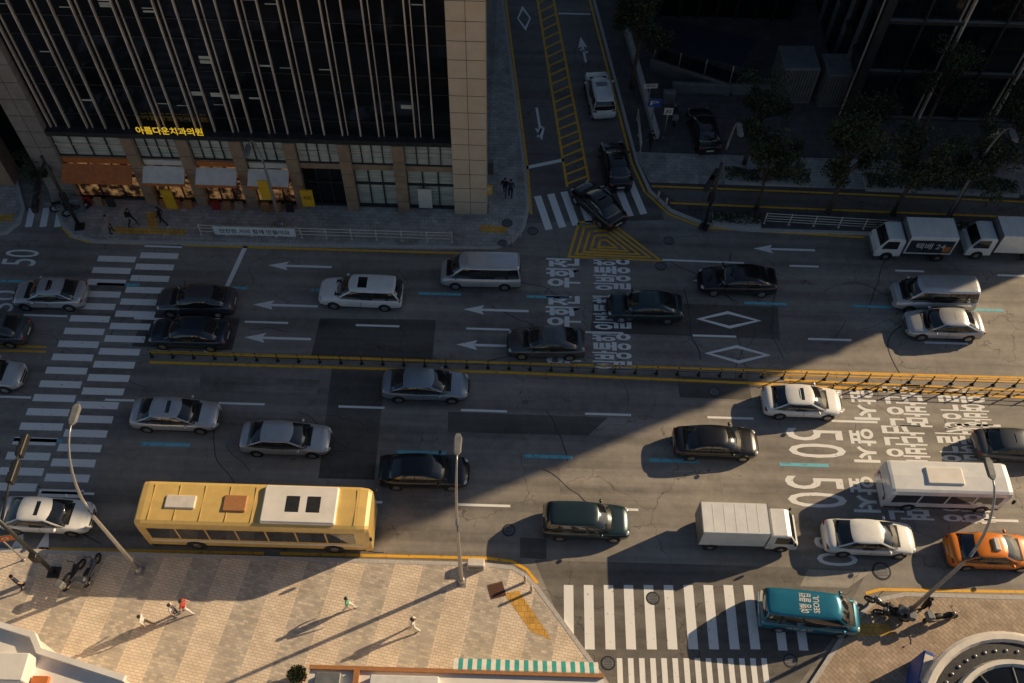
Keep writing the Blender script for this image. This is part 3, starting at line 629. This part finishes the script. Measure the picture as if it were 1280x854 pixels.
# ---------------------------------------------------------------- lamps
def lamp(u,v,h,arm,bann=False,rz=0,kp='steel'):
    b=MB(); c=G(u,v,.13); pts=[(0,0,0),(0,0,h*.3),(0,0,h*.6)];rs=[.12,.10,.085]
    for i in range(1,9):
        t=i/8*math.pi/2; pts.append((0,arm*(1-math.cos(t)),h*.6+h*.4*math.sin(t))); rs.append(.08-.005*i)
    b.tube(pts,rs,kp,10); b.cyl((0,0,0),(0,0,.5),.19,.17,kp,12); b.box(-.25,.25,-.25,.25,-.005,.04,kp)
    y=arm; b.loft([[(x,y-.1,h+z) for x,z in ((-.06,-.05),(.06,-.05),(.06,.05),(-.06,.05))]]+[[(x,y+.05,h+z) for x,z in ((-.17,-.07),(.17,-.07),(.13,.08),(-.13,.08))],[(x,y+.75,h+z) for x,z in ((-.19,-.07),(.19,-.07),(.14,.09),(-.14,.09))],[(x,y+.95,h+z) for x,z in ((-.1,-.04),(.1,-.04),(.08,.03),(-.08,.03))]],kp if kp!='steel' else 'gmetal',True,True,False)
    b.box(-.12,.12,y+.15,y+.7,h-.085,h-.068,'lampw')
    if bann:
        b.box(.1,.75,-.02,.02,2.7,4.4,'ybanner'); b.cyl((0,0,4.42),(.8,0,4.42),.02,.02,kp,6); b.cyl((0,0,2.68),(.8,0,2.68),.02,.02,kp,6); b.box(.2,.65,-.026,-.02,3.4,4.1,'cream')
    b.obj("street_lamp",c,rz)
lamp(577,728,11.0,1.9); lamp(175,714,11.6,2.4); lamp(1137,764,11.2,2.2); lamp(352,284,9,1.6,True,math.pi); lamp(884,272,9.5,1.2,False,math.pi,'gmetal'); lamp(1180,278,9.5,1.2,False,math.pi,'gmetal')
def signal(u,v,h,arm,rz,heads=True):
    b=MB(); b.tube([(0,0,0),(0,0,h)],[.13,.10],'dsteel',10); b.tube([(0,0,h-.5),(0,arm*.5,h),(0,arm,h+.1)],[.08,.06,.05],'dsteel',8); b.box(-.3,.3,-.3,.3,0,.1,'dsteel')
    for y in (arm*.6,arm*.95):
        b.bbox(-.15,.15,y-.6,y+.6,h-.25,h+.12,'black',.04)
        for i,kk in enumerate(('rust','inkd','inkd','inkd')): b.cyl((-.15,y-.42+i*.28,h-.06),(-.2,y-.42+i*.28,h-.06),.11,.12,kk,10)
    b.bbox(-.1,.3,-.35,-.1,2.3,3.0,'black',.03); c=G(u,v,.13); b.obj("traffic_signal",c,rz)
signal(68,716,7.0,4.0,0); signal(100,284,6.5,4,math.pi+.2); signal(880,284,6.0,2,math.pi-.5)
def sign(u,v,h,kk,txt,rz=0,w_=.6,hh=.6):
    b=MB(); b.cyl((0,0,0),(0,0,h),.035,.035,'steel',8); b.cyl((0,0,0),(0,0,.05),.1,.09,'steel',8)
    b.box(-w_/2,w_/2,-.045,-.035,h-hh,h,kk); b.box(-w_/2-.02,w_/2+.02,-.035,-.02,h-hh-.02,h+.02,'steel'); add_text(b,txt,(0,-.05,h-hh/2),(w_*.7,0,0),(0,0,hh*.55),'cream' if kk!='cream' else 'inkd')
    c=G(u,v,.13); b.obj("traffic_sign",c,rz)
sign(813,158,2.6,'bsign',"P",0,.9,.7); sign(829,172,2.8,'cream',"30"); sign(808,138,2.5,'cream',"주차",.1,1.0,.4); sign(604,150,3,'cream',"일방"); sign(611,262,2.4,'ybanner',"!",0,.5,.9); sign(30,700,3.2,'orange',"공사",.2,1.2,.6); sign(1225,200,3,'cream',"안내",0,.8,.9)
for i in range(6):
    b=MB(); b.cyl((0,0,0),(0,0,.8),.08,.07,'granite',10); b.ell((0,0,.8),(.075,.075,.05),'granite',10,4); b.cyl((0,0,.62),(0,0,.7),.081,.081,'yel',10)
    c=G(*[(650,298),(640,306),(822,250),(832,258),(656,728),(664,740)][i],.13); b.obj("bollard",c)
for u,v,kk in ((595,708,'cream'),(100,262,'gmetal'),(609,215,'gmetal'),(835,128,'gmetal')):
    b=MB(); b.bbox(-.45,.45,-.22,.22,0,1.1 if u!=595 else .6,kk,.04); b.box(-.4,.4,-.235,-.22,.12,.5,'gmetal'); b.box(-.01,.01,-.24,-.236,.12,.5,'black'); c=G(u,v,.13); b.obj("utility_cabinet",c)
g=MB(); g.box(-.4,.4,-.4,.4,0,.02,'rust'); 
for i in range(7): g.box(-.36,.36,-.34+i*.1,-.31+i*.1,.02,.03,'dsteel')
g.obj("drain_grate",G(621,738,.13),.3)
# ---------------------------------------------------------------- trees
def tree_mesh(seed,h=7.5,cr_=2.2,nl=5200):
    rnd=random.Random(seed); b=MB()
    top=Vector((rnd.uniform(-.3,.3),rnd.uniform(-.3,.3),h*.62))
    b.tube([(0,0,0),(.04,.02,h*.2),top*.65,top,top+Vector((.1,0,h*.22))],[.2,.15,.12,.09,.03],'bark',8)
    cl=[]
    for i in range(11):
        a=i*2.4+rnd.random(); r=cr_*rnd.uniform(.45,.95); z=h*rnd.uniform(.55,.98); e=Vector((math.cos(a)*r,math.sin(a)*r,z)); s0=Vector((top.x*.8,top.y*.8,h*rnd.uniform(.38,.62)))
        mid=s0.lerp(e,.5)+Vector((0,0,.2)); b.tube([s0,mid,e],[.07,.045,.015],'bark',5); cl.append((e,rnd.uniform(.5,.95))); cl.append((mid+Vector((rnd.uniform(-.4,.4),rnd.uniform(-.4,.4),.5)),rnd.uniform(.35,.7)))
    cl.append((Vector((0,0,h*.95)),.9))
    for i in range(nl):
        c,r=rnd.choice(cl); d=Vector((rnd.gauss(0,1),rnd.gauss(0,1),rnd.gauss(0,.8))).normalized()*r*rnd.uniform(.45,1.12)
        p=c+d; s_=rnd.uniform(.06,.13); a=Vector((rnd.gauss(0,1),rnd.gauss(0,1),rnd.gauss(0,1))).normalized(); q=a.cross(Vector((rnd.gauss(0,1),rnd.gauss(0,1),rnd.gauss(0,1)))).normalized()
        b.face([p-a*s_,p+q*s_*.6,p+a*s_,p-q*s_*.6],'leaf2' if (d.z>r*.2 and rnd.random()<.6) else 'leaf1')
    o=b.obj("tree"); me=o.data; bpy.data.objects.remove(o); return me
tm=[tree_mesh(3),tree_mesh(11,8.5,2.5,6500),tree_mesh(21,6.5,1.9,4200)]
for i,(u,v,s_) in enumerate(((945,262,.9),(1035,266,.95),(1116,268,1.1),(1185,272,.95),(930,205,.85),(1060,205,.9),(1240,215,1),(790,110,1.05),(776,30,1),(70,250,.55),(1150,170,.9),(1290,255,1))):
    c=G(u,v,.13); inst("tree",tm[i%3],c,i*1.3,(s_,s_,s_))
def hedge(u0,v0,u1,v1,wd,h,seed):
    rnd=random.Random(seed); b=MB(); A=G(u0,v0,.13);B=G(u1,v1,.13); L=(B-A).length; d=(B-A).normalized(); nn=Vector((-d.y,d.x,0))
    b.strip([A,B],wd+.3,.3,'granite',.17); 
    for i in range(int(L*230*wd)):
        t=rnd.random()*L; q=rnd.uniform(-.5,.5)*wd; hz=h*(.7+.3*math.sin(t*2.1+seed)*math.sin(t*.7))
        p=A+d*t+nn*q+Vector((0,0,.17+hz*rnd.random()**.5*(1-abs(q/wd)**2))); s_=rnd.uniform(.05,.11); a=Vector((rnd.gauss(0,1),rnd.gauss(0,1),rnd.gauss(0,1))).normalized(); e_=a.orthogonal().normalized()
        b.face([p-a*s_,p+e_*s_*.6,p+a*s_,p-e_*s_*.6],'leaf2' if rnd.random()<.3 else 'leaf1')
    b.obj("hedge")
hedge(905,222,1010,226,1.0,.8,1); hedge(1080,230,1270,238,1.1,.8,2); hedge(890,275,950,279,.8,.6,3); hedge(1120,284,1290,293,.7,.6,4)
b=MB(); rnd=random.Random(5); b.loft([[(r*math.cos(i*math.pi/6),r*math.sin(i*math.pi/6),z) for i in range(12)] for r,z in ((.25,0),(.34,.5),(.37,.52),(.3,.5))],'wood')
for i in range(900):
    d=Vector((rnd.gauss(0,1),rnd.gauss(0,1),abs(rnd.gauss(0,1)))).normalized()*rnd.uniform(.2,.5); p=Vector((0,0,.55))+d; a=Vector((rnd.gauss(0,1),rnd.gauss(0,1),rnd.gauss(0,1))).normalized(); e_=a.orthogonal().normalized(); s_=.07
    b.face([p-a*s_,p+e_*s_*.6,p+a*s_,p-e_*s_*.6],'leaf2' if rnd.random()<.6 else 'leaf1')
b.obj("potted_plant",G(374,848,.13))
# ---------------------------------------------------------------- foreground structures
def kiosk():
    b=MB(); z=2.9
    A=G(390,836,z);B=G(752,850,z); x0,x1=A.x,B.x; y1=A.y; y0=y1-6
    b.box(x0,x1,y0,y1,.13,z-.15,'cream'); b.box(x0-.1,x1+.1,y0,y1+.1,z-.15,z,'wood',top='roofw')
    b.box(x0-.1,x1+.1,y1-.05,y1+.14,z,z+.18,'wood')
    b.box(x0+2.0,x0+2.25,y0,y1-.05,z+.003,z+.25,'wood'); b.bbox(x0+2.8,x0+6.0,y1-1.6,y1-.3,z+.002,z+.5,'wcan',.05)
    b.bbox(x0+.3,x0+1.5,y1-1.3,y1-.3,z+.002,z+.7,'gmetal',.05)
    xs=x0+6.6; n=int((x1-xs)/.22)
    for i in range(n):
        a=xs+i*.22; kk='teal' if i%2 else 'wcan'
        b.face([(a,y1+.1,z+.19),(a,y1+.75,z-.25),(a+.22,y1+.75,z-.25),(a+.22,y1+.1,z+.19)],kk); b.face([(a,y1+.75,z-.25),(a,y1+.75,z-.45),(a+.22,y1+.75,z-.45),(a+.22,y1+.75,z-.25)],kk)
    b.obj("street_kiosk")
kiosk()
def wroof():
    b=MB(); z=5.0
    q=[G(u,v,z)[:2] for u,v in ((-60,764),(44,796),(52,816),(158,850),(170,960),(-60,960))]
    b.prism(q,0,z,'cream','roofw'); b.strip(q[:4],.25,z+.35,'roofw',.34)
    c=G(20,840,z); b.bbox(c.x-.8,c.x+.8,c.y-.6,c.y+.6,z,z+.9,'roofw',.05); b.box(c.x+.9,c.x+1.6,c.y-1,c.y-.2,z,z+.25,'orange')
    b.obj("white_roof_building")
wroof()
def rcanopy():
    b=MB(); z=3.4; c=G(1288,925,z); R_=4.9; n=48
    def ring(r,zz): return [(c.x+r*math.cos(2*math.pi*i/n),c.y+r*math.sin(2*math.pi*i/n),zz) for i in range(n)]
    b.loft([ring(R_-.5,0.13),ring(R_-.5,z-.4),ring(R_,z-.4),ring(R_,z),ring(R_-.15,z+.1),ring(R_-.4,z+.1),ring(R_-.5,z-.1)],lambda i,j:'bglass' if i==0 else 'cream',True,False,False)
    b.loft([ring(R_-.5,z-.1),ring(R_-1.3,z-.08),ring(R_-1.4,z+.25),ring(R_-1.6,z+.25),ring(R_-1.7,z+.05),ring(.3,z+.3)],lambda i,j:'dsteel' if i==0 else ('cream' if i in(1,2,3) else 'bglass'),True,False,False)
    for i in range(n): 
        a=2*math.pi*i/n
        if i%4==0: b.cyl((c.x+(R_-1.7)*math.cos(a),c.y+(R_-1.7)*math.sin(a),z+.08),(c.x+.3*math.cos(a),c.y+.3*math.sin(a),z+.33),.05,.04,'gmetal',5)
        b.ell((c.x+(R_-.9)*math.cos(a),c.y+(R_-.9)*math.sin(a),z-.05),(.09,.09,.05),'steel',6,4)
    b.obj("round_canopy_building")
    b=MB(); c=G(1150,842,1.2); b.bbox(-.25,.25,-.9,.9,0,1.9,'bsign',.05); b.box(-.2,.2,-.7,.7,1.9,1.93,'cream'); b.obj("advertising_sign",(c.x,c.y,.13),-.4)
rcanopy()
# ---------------------------------------------------------------- people
def body(stride,armsw):
    v=[];e=[];r=[]
    def add(p,rad,par=None):
        v.append(p); r.append(rad); i=len(v)-1
        if par is not None: e.append((par,i))
        return i
    pe=add((0,0,.96),.125); sp_=add((.01,0,1.14),.115,pe); ch=add((.015,0,1.34),.14,sp_); nk=add((.01,0,1.49),.055,ch); hb=add((.03,0,1.57),.082,nk); add((.035,0,1.66),.08,hb)
    hands=[]
    for s_ in(-1,1):
        f=stride*s_
        hp=add((0,s_*.095,.90),.095,pe); kn=add((f*.6+.05*abs(stride)*2,s_*.10,.50),.062,hp); an=add((f-(.10 if f<0 else 0),s_*.10,.10),.042,kn); add((f+.14-(.06 if f<0 else 0),s_*.11,.045),.038,an)
        sh=add((.0,s_*.18,1.41),.062,ch); el=add((-f*.35-.03,s_*.235,1.14),.043,sh); wr=add((-f*.7*armsw+.05,s_*.25,.91),.03,el); hd=add((-f*.8*armsw+.08,s_*.25,.84),.034,wr); hands.append(v[hd]+(s_,))
    bm=bmesh.new(); sk_=bm.verts.layers.skin.verify(); vv=[bm.verts.new(p) for p in v]
    for a,b_ in e: bm.edges.new((vv[a],vv[b_]))
    for i,x in enumerate(vv): x[sk_].radius=(r[i],r[i])
    vv[0][sk_].use_root=True
    me=bpy.data.meshes.new("b"); bm.to_mesh(me); bm.free(); o=bpy.data.objects.new("b",me); S.collection.objects.link(o)
    o.modifiers.new("s",'SKIN'); sb=o.modifiers.new("u",'SUBSURF'); sb.levels=1; sb.render_levels=1
    bpy.context.view_layer.update(); dg=bpy.context.evaluated_depsgraph_get(); m2=o.evaluated_get(dg).to_mesh()
    vs=[tuple(q.co) for q in m2.vertices]; fs=[tuple(p.vertices) for p in m2.polygons]
    o.evaluated_get(dg).to_mesh_clear(); bpy.data.objects.remove(o); return vs,fs,hands
bodies=[body(.26,1),body(.05,.6),body(-.22,1)]
def person(u,v,rz,bi,shirt,pants,hair_long=False,bag=False,sleeve=False):
    vs,fs,hands=bodies[bi]; b=MB(); ks=[]
    for f in fs:
        c=[sum(vs[i][q] for i in f)/len(f) for q in range(3)]
        if c[2]<.075: kk='black'
        elif c[2]>1.50: kk='skin'
        elif abs(c[1])>.195 and c[2]<(1.2 if not sleeve else .93): kk='skin'
        elif c[2]<.98: kk=pants
        else: kk=shirt
        ks.append(kk)
    b.mesh(vs,fs,ks,True)
    b.ell((.01,0,1.665),(.098,.092,.085),'hair',12,6); b.ell((.105,0,1.60),(.022,.014,.022),'skin',6,4)
    if hair_long: b.ell((-.06,0,1.54),(.06,.085,.14),'hair',10,6)
    for s_ in(-1,1):
        b.ell((.100,s_*.032,1.635),(.01,.012,.008),'black',6,4); b.ell((.03,s_*.088,1.61),(.018,.012,.028),'skin',6,4)
    b.ell((.103,0,1.565),(.008,.024,.006),'inkr',6,4)
    for hx,hy,hz,s_ in hands:
        for i in range(4):
            p0=Vector((hx+.028-.018*i,hy,hz-.02)); p1=p0+Vector((.006,-s_*.004,-.045+.004*abs(i-1))); p2=p1+Vector((.002,-s_*.014,-.03)); b.tube([p0,p1,p2],[.009,.008,.006],'skin',5)
        p0=Vector((hx+.03,hy,hz+.02)); b.tube([p0,p0+Vector((.025,-s_*.01,-.03)),p0+Vector((.03,-s_*.014,-.055))],[.01,.009,.007],'skin',5)
    if bag: b.bbox(-.25,-.12,-.14,.14,1.0,1.38,'black',.03)
    c=G(u,v,.13); b.obj("pedestrian",(c.x,c.y,.13),rz)
for n_,c_ in (('c_white',(.75,.73,.7)),('c_red',(.55,.06,.04)),('c_green',(.12,.4,.25)),('c_navy',(.03,.04,.08)),('c_black',(.015,.015,.015)),('c_tan',(.4,.3,.2)),('c_denim',(.06,.09,.16))): M[n_]=nmat(n_,c_,tuple(x*.75 for x in c_),6,.85,world=False)
person(186,784,math.pi,0,'c_white','c_tan'); person(236,765,0,2,'c_red','c_white',True); person(222,770,.1,1,'c_white','c_denim'); person(437,762,0,0,'c_green','c_white'); person(518,787,math.pi,2,'c_white','c_white',True)
person(168,283,0,0,'c_black','c_navy',bag=True); person(205,281,math.pi,2,'c_black','c_black',True,sleeve=True); person(141,291,.3,1,'c_tan','c_black'); person(638,247,1.5,1,'c_navy','c_black',sleeve=True); person(631,245,1.4,0,'c_black','c_denim'); person(812,186,1.2,0,'c_black','c_black',sleeve=True)
person(268,243,-1.5,1,'c_red','c_black'); person(1150,762,0,1,'c_black','c_black',sleeve=True); person(30,735,1,1,'c_navy','c_black')
